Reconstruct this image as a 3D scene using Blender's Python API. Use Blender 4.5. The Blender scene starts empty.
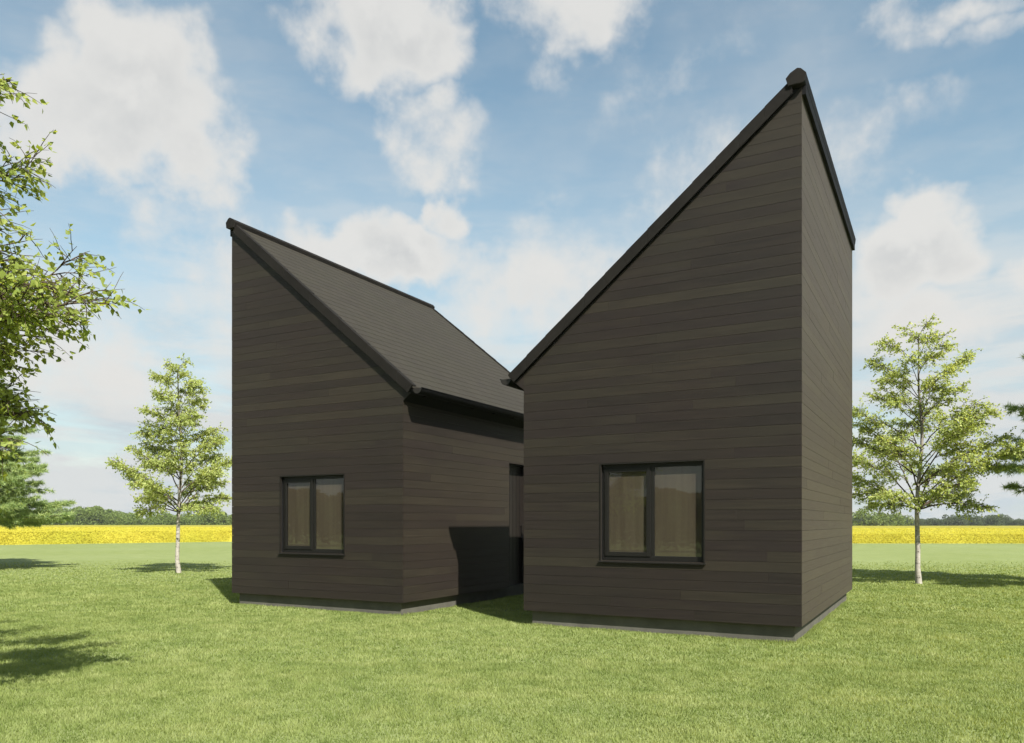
import bpy, bmesh, math, random
import numpy as np
from mathutils import Vector, Matrix

random.seed(7); rng = np.random.default_rng(7)
scene = bpy.context.scene
COL = scene.collection

# ------------------------------------------------------------------ camera numbers
F = 785.3; YAW = math.radians(28.61); HOR = 523.05
CAM = Vector((5.713, -10.856, 1.6))
CR = Vector((math.cos(YAW), math.sin(YAW), 0)); CF = Vector((-math.sin(YAW), math.cos(YAW), 0))
def at(r, d, z=0.0):          # metres to the right of / ahead of the camera's standpoint -> world
    return Vector((CAM.x, CAM.y, 0)) + CR * r + CF * d + Vector((0, 0, z))
SUN = Vector((1.0, -0.752, 1.226)).normalized()     # towards the sun

# ------------------------------------------------------------------ object helpers
def tag(o, label=None, cat=None, group=None, kind=None):
    if label: o['label'] = label
    if cat: o['category'] = cat
    if group: o['group'] = group
    if kind: o['kind'] = kind
    return o
def empty(name, loc):
    o = bpy.data.objects.new(name, None); o.location = loc; o.empty_display_size = .3
    COL.objects.link(o); return o
def root_loc(p):
    v = Vector((0, 0, 0))
    while p is not None:
        v += p.location; p = p.parent
    return v
def link_mesh(name, me, mats, parent=None, loc=None):
    for m in mats: me.materials.append(m)
    o = bpy.data.objects.new(name, me); COL.objects.link(o)
    if parent is not None:
        o.parent = parent
        me.transform(Matrix.Translation(-root_loc(parent)))
    elif loc is not None:
        me.transform(Matrix.Translation(-Vector(loc))); o.location = loc
    return o
class MB:
    """collects closed prisms; tone = per-face random value stored as an attribute"""
    def __init__(s): s.bm = bmesh.new(); s.lay = s.bm.faces.layers.float.new('tone')
    def prism(s, pts, fn, a, b, mat=0, tone=0.5):
        if len(pts) < 3: return
        v0 = [s.bm.verts.new(fn(p, a)) for p in pts]; v1 = [s.bm.verts.new(fn(p, b)) for p in pts]
        fs = [s.bm.faces.new(v0), s.bm.faces.new(v1[::-1])]
        n = len(pts)
        for i in range(n): fs.append(s.bm.faces.new((v0[i], v1[i], v1[(i+1) % n], v0[(i+1) % n])))
        for f in fs: f.material_index = mat; f[s.lay] = tone
    def box(s, x0, x1, y0, y1, z0, z1, mat=0, tone=0.5):
        s.prism([(x0, z0), (x1, z0), (x1, z1), (x0, z1)], lambda p, t: (p[0], t, p[1]), y0, y1, mat, tone)
    def build(s, name, mats, parent=None, loc=None, bevel=0):
        bmesh.ops.recalc_face_normals(s.bm, faces=s.bm.faces)
        me = bpy.data.meshes.new(name); s.bm.to_mesh(me); s.bm.free()
        o = link_mesh(name, me, mats, parent, loc)
        if bevel:
            m = o.modifiers.new('bevel', 'BEVEL'); m.width = bevel; m.segments = 2; m.limit_method = 'ANGLE'
        return o
def clip(pts, a, b, c):          # keep a*x+b*y<=c
    out = []
    for i in range(len(pts)):
        p, q = pts[i], pts[(i+1) % len(pts)]
        dp, dq = a*p[0]+b*p[1]-c, a*q[0]+b*q[1]-c
        if dp <= 1e-9: out.append(p)
        if (dp < -1e-9 and dq > 1e-9) or (dp > 1e-9 and dq < -1e-9):
            t = dp/(dp-dq); out.append((p[0]+t*(q[0]-p[0]), p[1]+t*(q[1]-p[1])))
    o2 = []
    for p in out:
        if not o2 or abs(p[0]-o2[-1][0])+abs(p[1]-o2[-1][1]) > 1e-6: o2.append(p)
    if len(o2) > 1 and abs(o2[0][0]-o2[-1][0])+abs(o2[0][1]-o2[-1][1]) < 1e-6: o2.pop()
    return o2
def fast_mesh(name, V, Fc, n, attrs=None, smooth=False, mat_idx=None):
    """V (k,3); Fc (m,n) faces of equal size"""
    me = bpy.data.meshes.new(name)
    V = np.ascontiguousarray(V, dtype=np.float32); Fc = np.ascontiguousarray(Fc, dtype=np.int32)
    me.vertices.add(len(V)); me.vertices.foreach_set('co', V.ravel())
    me.loops.add(Fc.size); me.loops.foreach_set('vertex_index', Fc.ravel())
    me.polygons.add(len(Fc)); me.polygons.foreach_set('loop_start', np.arange(0, Fc.size, n, dtype=np.int32))
    me.polygons.foreach_set('loop_total', np.full(len(Fc), n, dtype=np.int32))
    me.polygons.foreach_set('use_smooth', np.full(len(Fc), smooth))
    me.update(calc_edges=True)
    if attrs:
        for k, a in attrs.items():
            at_ = me.attributes.new(k, 'FLOAT', 'FACE'); at_.data.foreach_set('value', np.asarray(a, dtype=np.float32))
    return me

# ------------------------------------------------------------------ material helpers
class NT:
    def __init__(s, name, world=False):
        if world: s.m = bpy.data.worlds.new(name)
        else: s.m = bpy.data.materials.new(name)
        s.m.use_nodes = True; s.t = s.m.node_tree; s.t.nodes.clear()
        s.out = s.n('ShaderNodeOutputWorld' if world else 'ShaderNodeOutputMaterial')
    def n(s, typ, **kw):
        x = s.t.nodes.new(typ)
        for k, v in kw.items():
            if k.startswith('i_'):
                key = k[2:].replace('_', ' ')
                x.inputs[key].default_value = v
            else: setattr(x, k, v)
        return x
    def l(s, a, b): s.t.links.new(a, b); return b
    def put(s, sock, v):
        if hasattr(v, 'is_output') or isinstance(v, bpy.types.NodeSocket): s.t.links.new(v, sock)
        else: sock.default_value = v
    def math(s, op, a, b=0.0, c=0.0, clamp=False):
        x = s.n('ShaderNodeMath', operation=op, use_clamp=clamp)
        s.put(x.inputs[0], a); s.put(x.inputs[1], b); s.put(x.inputs[2], c); return x.outputs[0]
    def vm(s, op, a, b=(0, 0, 0), scale=None):
        x = s.n('ShaderNodeVectorMath', operation=op)
        s.put(x.inputs[0], a); s.put(x.inputs[1], b)
        if scale is not None: s.put(x.inputs['Scale'], scale)
        return x.outputs['Value'] if op in ('DOT_PRODUCT', 'LENGTH') else x.outputs[0]
    def mix(s, f, a, b, mode='MIX'):
        x = s.n('ShaderNodeMix', data_type='RGBA', blend_type=mode)
        s.put(x.inputs[0], f); s.put(x.inputs[6], a); s.put(x.inputs[7], b); return x.outputs[2]
    def noise(s, vec, scale, detail=4, rough=.55, dist=0, out='Fac'):
        x = s.n('ShaderNodeTexNoise'); s.put(x.inputs['Vector'], vec)
        x.inputs['Scale'].default_value = scale; x.inputs['Detail'].default_value = detail
        x.inputs['Roughness'].default_value = rough; x.inputs['Distortion'].default_value = dist
        return x.outputs[out]
    def mapr(s, v, a, b, c=0., d=1., smooth=False):
        x = s.n('ShaderNodeMapRange'); x.interpolation_type = 'SMOOTHSTEP' if smooth else 'LINEAR'
        s.put(x.inputs[0], v)
        for i, q in zip((1, 2, 3, 4), (a, b, c, d)): x.inputs[i].default_value = q
        return x.outputs[0]
    def ramp(s, v, stops):
        x = s.n('ShaderNodeValToRGB'); s.put(x.inputs[0], v); e = x.color_ramp.elements
        while len(e) < len(stops): e.new(.5)
        for q, (p, c) in zip(e, stops): q.position = p; q.color = (*c, 1)
        return x.outputs[0]
    def coord(s, k='Object'): return s.n('ShaderNodeTexCoord').outputs[k]
    def mapping(s, v, scale=(1, 1, 1), loc=(0, 0, 0)):
        x = s.n('ShaderNodeMapping'); s.put(x.inputs[0], v); x.inputs['Scale'].default_value = scale
        x.inputs['Location'].default_value = loc; return x.outputs[0]
    def attr(s, name): return s.n('ShaderNodeAttribute', attribute_name=name).outputs['Fac']
    def bump(s, h, strength=.3, dist=.01):
        x = s.n('ShaderNodeBump'); s.put(x.inputs['Height'], h)
        x.inputs['Strength'].default_value = strength; x.inputs['Distance'].default_value = dist; return x.outputs[0]
    def princ(s, color, rough=.6, spec=.5, metal=0., normal=None, coat=0.):
        x = s.n('ShaderNodeBsdfPrincipled'); s.put(x.inputs['Base Color'], color); s.put(x.inputs['Roughness'], rough)
        s.put(x.inputs['Specular IOR Level'], spec); x.inputs['Metallic'].default_value = metal
        x.inputs['Coat Weight'].default_value = coat
        if normal is not None: s.put(x.inputs['Normal'], normal)
        return x.outputs[0]
    def done(s, sh): s.t.links.new(sh, s.out.inputs['Surface']); return s.m

def m_cladding():
    t = NT('dark_stained_boards'); oc = t.coord()
    tone = t.attr('tone')
    off = t.n('ShaderNodeCombineXYZ'); t.put(off.inputs[0], t.math('MULTIPLY', tone, 37.)); t.put(off.inputs[2], t.math('MULTIPLY', tone, 11.))
    v = t.vm('ADD', oc, off.outputs[0])
    g1 = t.noise(t.mapping(v, (1.1, 1.1, 45)), 1.3, 6, .6, .5)
    g2 = t.noise(t.mapping(v, (4, 4, 160)), 2.2, 4, .6)
    al = t.noise(t.mapping(v, (.8, .8, 3)), .9, 3, .6)
    bl = t.noise(oc, .45, 3)
    base = t.ramp(t.math('ADD', t.math('MULTIPLY', tone, .68), t.math('MULTIPLY', t.mapr(al, .3, .7), .32)), [(0, (.0082, .0064, .0055)), (.25, (.0126, .0102, .0078)), (.45, (.0118, .0090, .0079)), (.7, (.0154, .0133, .0092)), (1, (.0200, .0174, .0118))])
    c = t.mix(t.mapr(g1, .3, .75), t.mix(1., base, (.70, .69, .70, 1), 'MULTIPLY'), t.mix(1., base, (1.34, 1.3, 1.22, 1), 'MULTIPLY'))
    c = t.mix(t.mapr(bl, .38, .64, 0, .6), c, t.mix(1., c, (1.14, .98, .98, 1), 'MULTIPLY'))
    c = t.mix(t.mapr(g2, .55, .75, 0, .3), c, (.006, .005, .004, 1))
    h = t.math('ADD', t.math('MULTIPLY', g1, .6), t.math('MULTIPLY', g2, .4))
    sh = t.princ(c, t.mapr(g1, .3, .7, .55, .68), .22, normal=t.bump(h, .35, .003))
    b = sh.node; b.inputs['Sheen Weight'].default_value = .10; b.inputs['Sheen Roughness'].default_value = .42; b.inputs['Sheen Tint'].default_value = (1, .82, .62, 1)
    return t.done(sh)
def m_plain(name, col, rough=.5, spec=.5, metal=0., nscale=8., var=.25, bump=.15, bd=.003):
    t = NT(name); oc = t.coord(); n = t.noise(oc, nscale, 5, .6); n2 = t.noise(oc, nscale*6, 3)
    a = tuple(x*(1-var) for x in col); b = tuple(x*(1+var) for x in col)
    c = t.mix(t.mapr(n, .3, .7), (*a, 1), (*b, 1))
    return t.done(t.princ(c, t.mapr(n2, .3, .7, max(rough-.08, .02), min(rough+.08, 1)), spec, metal, t.bump(n2, bump, bd)))
def m_roof():
    t = NT('slate_roof_tiles'); oc = t.coord(); tone = t.attr('tone')
    s = t.n('ShaderNodeSeparateXYZ'); t.put(s.inputs[0], oc)
    y = t.math('ADD', t.math('DIVIDE', s.outputs[1], .28), t.math('MULTIPLY', tone, 13.7))
    idx = t.math('FLOOR', y); fr = t.math('FRACT', y)
    joint = t.math('LESS_THAN', fr, .035)
    cv = t.n('ShaderNodeCombineXYZ'); t.put(cv.inputs[0], idx); t.put(cv.inputs[1], t.math('MULTIPLY', tone, 91.3))
    wn = t.n('ShaderNodeTexWhiteNoise', noise_dimensions='2D'); t.put(wn.inputs['Vector'], cv.outputs[0])
    n = t.noise(oc, 22, 5, .65); n3 = t.noise(oc, 1.1, 4)
    c = t.ramp(wn.outputs['Value'], [(0, (0.0197, 0.0164, 0.0117)), (.5, (0.0222, 0.0189, 0.0130)), (1, (0.0247, 0.0209, 0.0145))])
    c = t.mix(t.mapr(n, .35, .7, 0, .4), c, (0.0279, 0.0238, 0.0156, 1))
    c = t.mix(t.mapr(n3, .4, .7, 0, .4), c, (0.0229, 0.0215, 0.0114, 1))
    c = t.mix(joint, c, (0.0038, 0.0036, 0.0031, 1))
    h = t.math('ADD', t.math('SUBTRACT', t.math('MULTIPLY', n, .3), joint), t.math('MULTIPLY', wn.outputs['Value'], .4))
    return t.done(t.princ(c, .8, .3, normal=t.bump(h, .5, .004)))
def m_glass():
    t = NT('window_glass'); fr = t.n('ShaderNodeFresnel'); fr.inputs[0].default_value = 1.52
    oc = t.coord(); w = t.noise(oc, 1.6, 2)
    g = t.n('ShaderNodeBsdfGlossy'); g.inputs['Roughness'].default_value = .004; g.inputs['Roughness'].default_value = .012
    tr = t.n('ShaderNodeBsdfTransparent'); tr.inputs[0].default_value = (.93, .95, .93, 1)
    mx = t.n('ShaderNodeMixShader'); t.put(mx.inputs[0], t.math('MULTIPLY', t.math('MULTIPLY', fr.outputs[0], 1.35), t.math('SUBTRACT', 1., t.n('ShaderNodeNewGeometry').outputs['Backfacing']), clamp=True))
    t.l(tr.outputs[0], mx.inputs[1]); t.l(g.outputs[0], mx.inputs[2]); return t.done(mx.outputs[0])
def m_curtain():
    t = NT('blind_cloth'); oc = t.coord()
    n = t.noise(t.mapping(oc, (9, 1, .5)), 1.3, 4); n2 = t.noise(oc, 1.2, 3); w = t.noise(oc, 320, 2)
    c = t.mix(t.mapr(n, .3, .7), (0.0516, 0.0376, 0.0289, 1), (0.0741, 0.0570, 0.0415, 1))
    c = t.mix(t.mapr(n2, .35, .65, 0, .5), c, (0.0696, 0.0592, 0.0377, 1))
    return t.done(t.princ(c, .95, .05))
def m_concrete():
    t = NT('plinth_concrete'); oc = t.coord()
    n = t.noise(oc, 3, 6, .65); n2 = t.noise(oc, 60, 4)
    s = t.n('ShaderNodeSeparateXYZ'); t.put(s.inputs[0], oc)
    c = t.mix(t.mapr(n, .3, .7), (0.0643, 0.0612, 0.0505, 1), (0.1010, 0.0979, 0.0801, 1))
    return t.done(t.princ(c, .9, .25, normal=t.bump(n2, .4, .004)))
def m_ground():
    t = NT('lawn_turf'); g = t.coord('Object')
    a = t.noise(g, .11, 4); b = t.noise(g, 1.4, 6, .65); c_ = t.noise(g, 24, 5, .7); d = t.noise(g, .9, 5, .7)
    c = t.mix(t.mapr(b, .3, .72), (0.1388, 0.1733, 0.0518, 1), (0.2104, 0.2426, 0.0896, 1))
    c = t.mix(t.mapr(a, .35, .7, 0, .45), c, (0.2272, 0.2599, 0.1225, 1))
    c = t.mix(t.mapr(c_, .42, .72, 0, .5), c, (0.1094, 0.1473, 0.0396, 1))
    c = t.mix(t.mapr(d, .55, .78, 0, .4), c, (0.2692, 0.2946, 0.1414, 1))
    return t.done(t.princ(c, .9, .12, normal=t.bump(t.math('ADD', c_, b), .5, .03)))
def m_leaf(name, lo, mid, hi, trans=.4, gloss=.25, patch=1.2):
    t = NT(name); tone = t.attr('tone')
    n = t.noise(t.coord('Object'), patch, 3)
    c = t.ramp(tone, [(0, lo), (.5, mid), (1, hi)])
    c = t.mix(t.mapr(n, .35, .68, 0, .45), c, t.mix(1., c, (.62, .74, .6, 1), 'MULTIPLY'))
    d = t.princ(c, .5, gloss)
    tr = t.n('ShaderNodeBsdfTranslucent'); t.put(tr.inputs[0], t.mix(1., c, (1.5, 1.35, .55, 1), 'MULTIPLY'))
    mx = t.n('ShaderNodeMixShader'); mx.inputs[0].default_value = trans
    t.l(d, mx.inputs[1]); t.l(tr.outputs[0], mx.inputs[2]); return t.done(mx.outputs[0])
def m_birch():
    t = NT('birch_bark'); oc = t.coord()
    s = t.n('ShaderNodeSeparateXYZ'); t.put(s.inputs[0], oc)
    n = t.noise(t.mapping(oc, (6, 6, 26)), 1.1, 5, .65, .4); n2 = t.noise(oc, 9, 5)
    c = t.mix(t.mapr(n2, .3, .7), (0.2216, 0.2031, 0.1755, 1), (0.3878, 0.3601, 0.3140, 1))
    c = t.mix(t.mapr(n, .56, .63), c, (0.0461, 0.0388, 0.0323, 1))
    c = t.mix(t.mapr(s.outputs[2], 2.2, 4.5, 0, .75), c, (0.0785, 0.0628, 0.0461, 1))
    return t.done(t.princ(c, .8, .2, normal=t.bump(n, .6, .01)))

M = dict(clad=m_cladding(), roof=m_roof(), glass=m_glass(), curtain=m_curtain(), plinth=m_concrete(), ground=m_ground(), birch=m_birch(),
    dark=m_plain('black_wall_membrane', (.004, .004, .004), .8, .2),
    trim=m_plain('black_roof_trim', (.0035, .0035, .0038), .7, .12, bump=.1),
    verge=m_plain('verge_tiles', (0.0090, 0.0077, 0.0062), .8, .15, nscale=2.2, var=.3, bump=.3),
    frame=m_plain('dark_window_frame', (0.0076, 0.0070, 0.0059), .5, .2, nscale=4, var=.12, bump=.04, bd=.001),
    gutter=m_plain('dark_grey_gutter', (.016, .014, .012), .5, .25, nscale=6, var=.15, bump=.05),
    door=m_plain('dark_brown_door', (.0135, .011, .009), .5, .25, nscale=5, var=.15, bump=.1),
    inside=m_plain('interior_plaster', (.25, .24, .22), .9, .2),
    bark=m_plain('pine_bark', (.04, .03, .022), .9, .15, nscale=6, var=.45, bump=.8, bd=.02),
    twig=m_plain('birch_twigs', (.070, .052, .038), .85, .15, nscale=9, var=.4, bump=.3),
    bleaf=m_leaf('birch_leaves', (0.2375, 0.3016, 0.0765), (0.3721, 0.4320, 0.1446), (0.5383, 0.5623, 0.2467), .5),
    nleaf=m_leaf('near_birch_leaves', (0.1562, 0.2110, 0.0378), (0.2579, 0.3125, 0.0688), (0.3906, 0.4219, 0.1203), .5),
    pleaf=m_leaf('pine_needles', (0.1550, 0.2376, 0.0981), (0.2970, 0.3924, 0.1679), (0.5164, 0.5783, 0.2712), .45, .2),
    far=m_leaf('distant_leaves', (0.0853, 0.1306, 0.0357), (0.1628, 0.2176, 0.0625), (0.2480, 0.3013, 0.0967), .4, .1, .35),
    farb=m_leaf('bluish_distant_leaves', (0.0405, 0.0607, 0.0324), (0.0743, 0.1013, 0.0513), (0.1215, 0.1485, 0.0702), .3, .1, .35),
    grass=m_leaf('grass_blades', (0.1590, 0.2081, 0.0582), (0.2532, 0.2999, 0.1039), (0.3533, 0.3856, 0.1731), .45, .12, .8),
    rape=m_leaf('rapeseed_flowers', (.30, .27, .030), (.40, .355, .040), (.47, .42, .055), .3, .03, .25))

# ------------------------------------------------------------------ houses
W, L, G = 4.119, 6.72, 2.328
ZC, S, ZB, ZT, ZE = .238, .825, 3.925, 4.105, 3.68        # cladding foot, roof slope, verge bottom, verge top, eave corner
PITCH, GAP = .1405, .0034
MX = lambda p, y: (p[0], y, p[1])
def house(ox, m, label, with_door):
    X = lambda u: ox + m*u
    root = empty('timber_house', (X(W/2), L/2, 0)); tag(root, label, 'house', 'twin timber houses')
    YZ = lambda p, t: (X(t), p[0], p[1])                   # p=(y,z), t=u
    XZ = lambda p, t: (X(p[0]), t, p[1])                   # p=(u,z), t=y
    wc = W/2; ww = .765; wz0, wz1 = 1.05, 2.463           # window opening
    r2 = random.Random(int(ox*10)+99)
    def boards(mb, a0, a1, top, hole, fn, t0, t1, cuts=()):
        k = 0; z = ZC
        while z < 7.4:
            z1 = z+PITCH-GAP
            # staggered butt joints
            xs = [a0]; x = a0 - r2.uniform(0, 5.2)
            while x < a1:
                x += r2.choice((4.2, 4.8, 5.4, 6.6))
                if a0+.25 < x < a1-.25: xs.append(x)
            xs.append(a1)
            for i in range(len(xs)-1):
                tone = r2.random()
                e = .0006
                p0 = [(xs[i]+(e if i else 0), z), (xs[i+1]-(e if i < len(xs)-2 else 0), z), (xs[i+1]-(e if i < len(xs)-2 else 0), z1), (xs[i]+(e if i else 0), z1)]
                for (A, B, C_) in top: p0 = clip(p0, A, B, C_) if p0 else p0
                if len(p0) < 3: continue
                pieces = [p0]
                if hole:
                    h0, h1, hz0, hz1 = hole
                    q = []
                    lo = clip(p0, 0, 1, hz0); hi = clip(p0, 0, -1, -hz1)
                    mid = clip(p0, 0, -1, -hz0); mid = clip(mid, 0, 1, hz1) if mid else mid
                    for c in (lo, hi): q.append(c)
                    if mid and len(mid) > 2: q.append(clip(mid, 1, 0, h0)); q.append(clip(mid, -1, 0, -h1))
                    pieces = [c for c in q if c and len(c) > 2 and max(p[1] for p in c)-min(p[1] for p in c) > .004]
                dj = r2.uniform(-.0012, .0012)
                for c in pieces: mb.prism(c, fn, t0+dj, t1, 0, tone)
            z += PITCH; k += 1
    def backing(mb, outline, hole, fn, t0, t1):
        if not hole: mb.prism(outline, fn, t0, t1, 1); return
        h0, h1, a, b = hole
        lo = clip(outline, 0, 1, a); hi = clip(outline, 0, -1, -b)
        mid = clip(clip(outline, 0, -1, -a), 0, 1, b)
        for c in (lo, hi, clip(mid, 1, 0, h0), clip(mid, -1, 0, -h1)):
            if len(c) > 2: mb.prism(c, fn, t0, t1, 1)
    hole = (wc-ww, wc+ww, wz0, wz1)
    # front and rear gable walls
    for side in (0, 1):
        mb = MB(); yf = 0 if side == 0 else L; sg = 1 if side == 0 else -1
        h = hole if side == 0 else None
        boards(mb, 0, W, [(-S, 1, ZB)], h, XZ, yf, yf+sg*.02)
        mb.prism([(0, ZE), (0, ZB), (-.150, ZB-.150*S)], XZ, yf, yf+sg*.02, 0, .4)     # nib closing the box eave
        backing(mb, [(.022, ZC+.01), (W-.022, ZC+.01), (W-.022, ZE+S*(W-.022)), (.022, ZE+S*.022)], h, XZ, yf+sg*.023, yf+sg*.25)
        mb.build('wall', [M['clad'], M['dark']], root)
    # high side wall
    mb = MB()
    boards(mb, .024, L-.024, [(0, 1, 7.285)], None, YZ, W, W-.02)
    backing(mb, [(.252, ZC+.01), (L-.252, ZC+.01), (L-.252, ZE+S*(W-.25)), (.252, ZE+S*(W-.25))], None, YZ, W-.023, W-.25)
    mb.prism([(.024, 7.0), (L-.024, 7.0), (L-.024, 7.28), (.024, 7.28)], YZ, W-.023, W-.06, 1)
    mb.build('wall', [M['clad'], M['dark']], root)
    # low side wall
    dh = (3.766, 4.78, ZC-.05, 2.876) if with_door else None
    mb = MB()
    boards(mb, .024, L-.024, [(0, 1, ZE-.003)], dh, YZ, 0, .02)
    backing(mb, [(.252, ZC+.01), (L-.252, ZC+.01), (L-.252, ZE), (.252, ZE)], dh, YZ, .023, .25)
    wl = mb.build('wall', [M['clad'], M['dark']], root)
    if with_door:
        mb = MB(); y0, y1, z0, z1 = dh
        mb.prism([(y0+.05, ZC), (y1-.05, ZC), (y1-.05, z1-.04), (y0+.05, z1-.04)], YZ, .192, .24)
        for k in range(1, 6):
            yy = y0+.05+k*(y1-y0-.1)/6; mb.prism([(yy-.004, ZC+.1), (yy+.004, ZC+.1), (yy+.004, z1-.14), (yy-.004, z1-.14)], YZ, .188, .1921, 1)
        d = mb.build('door', [M['door'], M['trim']], root)
        mb = MB(); mb.prism([(y1-.17, 1.2), (y1-.14, 1.2), (y1-.14, 1.6), (y1-.17, 1.6)], YZ, .13, .15)
        for zz in (1.24, 1.54): mb.prism([(y1-.165, zz), (y1-.145, zz), (y1-.145, zz+.02), (y1-.165, zz+.02)], YZ, .151, .191)
        mb.build('handle', [M['gutter']], d)
        mb = MB()
        mb.prism([(y0, ZC-.02), (y0+.048, ZC-.02), (y0+.048, z1), (y0, z1)], YZ, .18, .25)
        mb.prism([(y1-.048, ZC-.02), (y1, ZC-.02), (y1, z1), (y1-.048, z1)], YZ, .18, .25)
        mb.prism([(y0+.05, z1-.038), (y1-.05, z1-.038), (y1-.05, z1), (y0+.05, z1)], YZ, .18, .25)
        mb.build('frame', [M['door']], d)
    # plinth, floor
    mb = MB(); i = .101
    mb.prism([(i, i), (W-i, i), (W-i, L-i), (i, L-i)], lambda p, t: (X(p[0]), p[1], t), -.3, ZC+.008)
    mb.build('plinth', [M['plinth']], root)
    # interior: a plain room box behind the front window
    mb = MB()
    mb.prism([(.26, .26), (W-.26, .26), (W-.26, L-.26), (.26, L-.26)], lambda p, t: (X(p[0]), p[1], t), ZC+.012, ZC+.03)
    mb.prism([(.26, .262), (W-.26, .262), (W-.26, L-.262), (.26, L-.262)], lambda p, t: (X(p[0]), p[1], t), 2.75, 2.79)
    mb.prism([(.26, 3.2), (W-.26, 3.2), (W-.26, 3.3), (.26, 3.3)], lambda p, t: (X(p[0]), p[1], t), ZC+.032, 2.748)
    mb.build('interior_lining', [M['inside']], root)
    # ---- roof
    th = math.atan(S); cx, sx = math.cos(th), math.sin(th)
    mb = MB()
    mb.prism([(0.002, ZE), (-.150, ZB-.150*S-.002), (-.205, ZT-.06-.205*S-.06), (-.205, ZT-.205*S-.035), (W-.03, ZT-.035+S*(W-.03)), (W-.03, ZE+S*(W-.03))], XZ, .0225, L-.0225, 1)
    # stepped courses of tiles
    n = 26; u0, u1 = -.235, W-.11; du = (u1-u0)/n
    for k in range(n):
        a, b = u0+k*du, u0+(k+1)*du+.02
        zt = lambda u, o: ZT+S*u+o
        mb.prism([(a, zt(a, -.030)), (a, zt(a, .001)), (b, zt(b, -.007)), (b, zt(b, -.030-.002))], XZ, -.040, L+.015, 0, r2.random())
    roof = mb.build('roof', [M['roof'], M['trim']], root)
    # verges: individual cap tiles along both rakes
    for yv, sg in ((0, -1), (L-.025, 1)):
        mb = MB()
        a = -.245
        while a < W-.12:
            b = min(a+.325, W-.11); jt = r2.uniform(-.003, .003); tn = r2.random()
            q = lambda u, o: (u, ZT+S*u+o)
            lo = -.178
            f = [q(a+.0015, .012+jt), q(b, .004+jt), (b+.09*(1 if b > 9 else 0), ZT+S*b+lo), (a+.0015+(.095 if a < -.2 else 0), ZT+S*(a+(.095 if a < -.2 else 0))+lo)]
            mb.prism(f, XZ, yv+sg*.0405, yv+sg*.066+sg*jt*.5, 0, tn)
            mb.prism([q(a+.0015, .012+jt), q(b, .005+jt), q(b, .020+jt), q(a+.0015, .027+jt)], XZ, yv+sg*.066, yv-sg*.05, 0, tn)
            a += .325
        mb.build('verge', [M['verge']], roof, bevel=.003)
    # ridge cap tiles with closed end
    prof = [(3.960, 7.325), (3.930, 7.430), (3.985, 7.490), (4.075, 7.535), (4.120, 7.520), (4.185, 7.450), (4.172, 7.345), (4.135, 7.325), (4.05, 7.33)]
    mb = MB(); y = -.095; tot = L+.125; nn = 15; st = tot/nn
    for k in range(nn):
        e = .006*(k % 2)
        pr = [(4.065+(u-4.065)*(1+e), 7.43+(z-7.43)*(1+e)) for u, z in prof]
        mb.prism(pr, XZ, y+k*st+.001, y+(k+1)*st-.001, 0, r2.random())
    mb.bm.faces.ensure_lookup_table()
    for f in mb.bm.faces:
        c = f.calc_center_median(); f.normal_update()
        if m*(c.x-ox) > 4.15 and len(f.verts) == 4: f.material_index = 1
    mb.build('ridge_cap', [M['verge'], M['trim']], roof, bevel=.004)
    # fascia under the ridge cap on the high side, fascia along the eave
    mb = MB(); mb.prism([(W+.003, 7.215), (W+.050, 7.215), (W+.050, 7.352), (W+.003, 7.352)], XZ, .004, L-.004)
    mb.build('fascia', [M['trim']], roof)
    # gutter: half-round trough along the eave
    mb = MB(); gc = (-.310, 3.872); R = .095; k = 12
    o_ = [(gc[0]+R*math.cos(a), gc[1]+R*math.sin(a)) for a in [math.pi+math.pi*i/k for i in range(k+1)]]
    i_ = [(gc[0]+(R-.006)*math.cos(a), gc[1]+(R-.006)*math.sin(a)) for a in [math.pi+math.pi*i/k for i in range(k+1)]]
    for i in range(k): mb.prism([o_[i], o_[i+1], i_[i+1], i_[i]], XZ, -.020, L+.02)
    mb.prism([(gc[0]-R-.010, gc[1]-.004), (gc[0]-R+.008, gc[1]-.004), (gc[0]-R+.008, gc[1]+.008), (gc[0]-R-.010, gc[1]+.008)], XZ, -.021, L+.021, 0)
    for y in (-.014, L+.014): mb.prism(o_, XZ, y-.004, y+.004, 1)
    yy = .4
    while yy < L:
        mb.prism([(-.21, 3.86), (-.20, 3.86), (-.12, 3.80), (-.13, 3.78), (-.23, 3.80)], XZ, yy-.012, yy+.012); yy += .8
    mb.build('gutter', [M['trim'], M['gutter']], roof)
    # ---- window (same handing in both houses)
    wx = X(wc); mb = MB()
    x0, x1, z0, z1 = wx-ww, wx+ww, wz0, wz1
    yw = .065; fd = .055; fw = .046
    mb.box(x0, x0+fw, yw, yw+fd, z0, z1); mb.box(x1-fw, x1, yw, yw+fd, z0, z1)
    mb.box(x0+fw, x1-fw, yw, yw+fd, z1-fw-.012, z1); mb.box(x0+fw, x1-fw, yw, yw+fd, z0, z0+.075)
    mb.box(wx-.033, wx+.033, yw, yw+fd, z0+.075, z1-fw)
    win = mb.build('window', [M['frame']], root, bevel=.004)
    mb = MB(); sx0, sx1, sz0, sz1 = x0+fw-.012, wx-.033+.012, z0+.063, z1-fw-.006; sw = .062
    mb.box(sx0, sx0+sw, yw-.014, yw+.03, sz0, sz1); mb.box(sx1-sw, sx1, yw-.014, yw+.03, sz0, sz1)
    mb.box(sx0+sw, sx1-sw, yw-.014, yw+.03, sz1-sw, sz1); mb.box(sx0+sw, sx1-sw, yw-.014, yw+.03, sz0, sz0+sw)
    mb.build('sash', [M['frame']], win, bevel=.004)
    mb = MB(); mb.box(sx0+sw-.004, sx1-sw+.004, yw+.012, yw+.020, sz0+sw-.004, sz1-sw+.004); mb.build('pane', [M['glass']], win)
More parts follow.
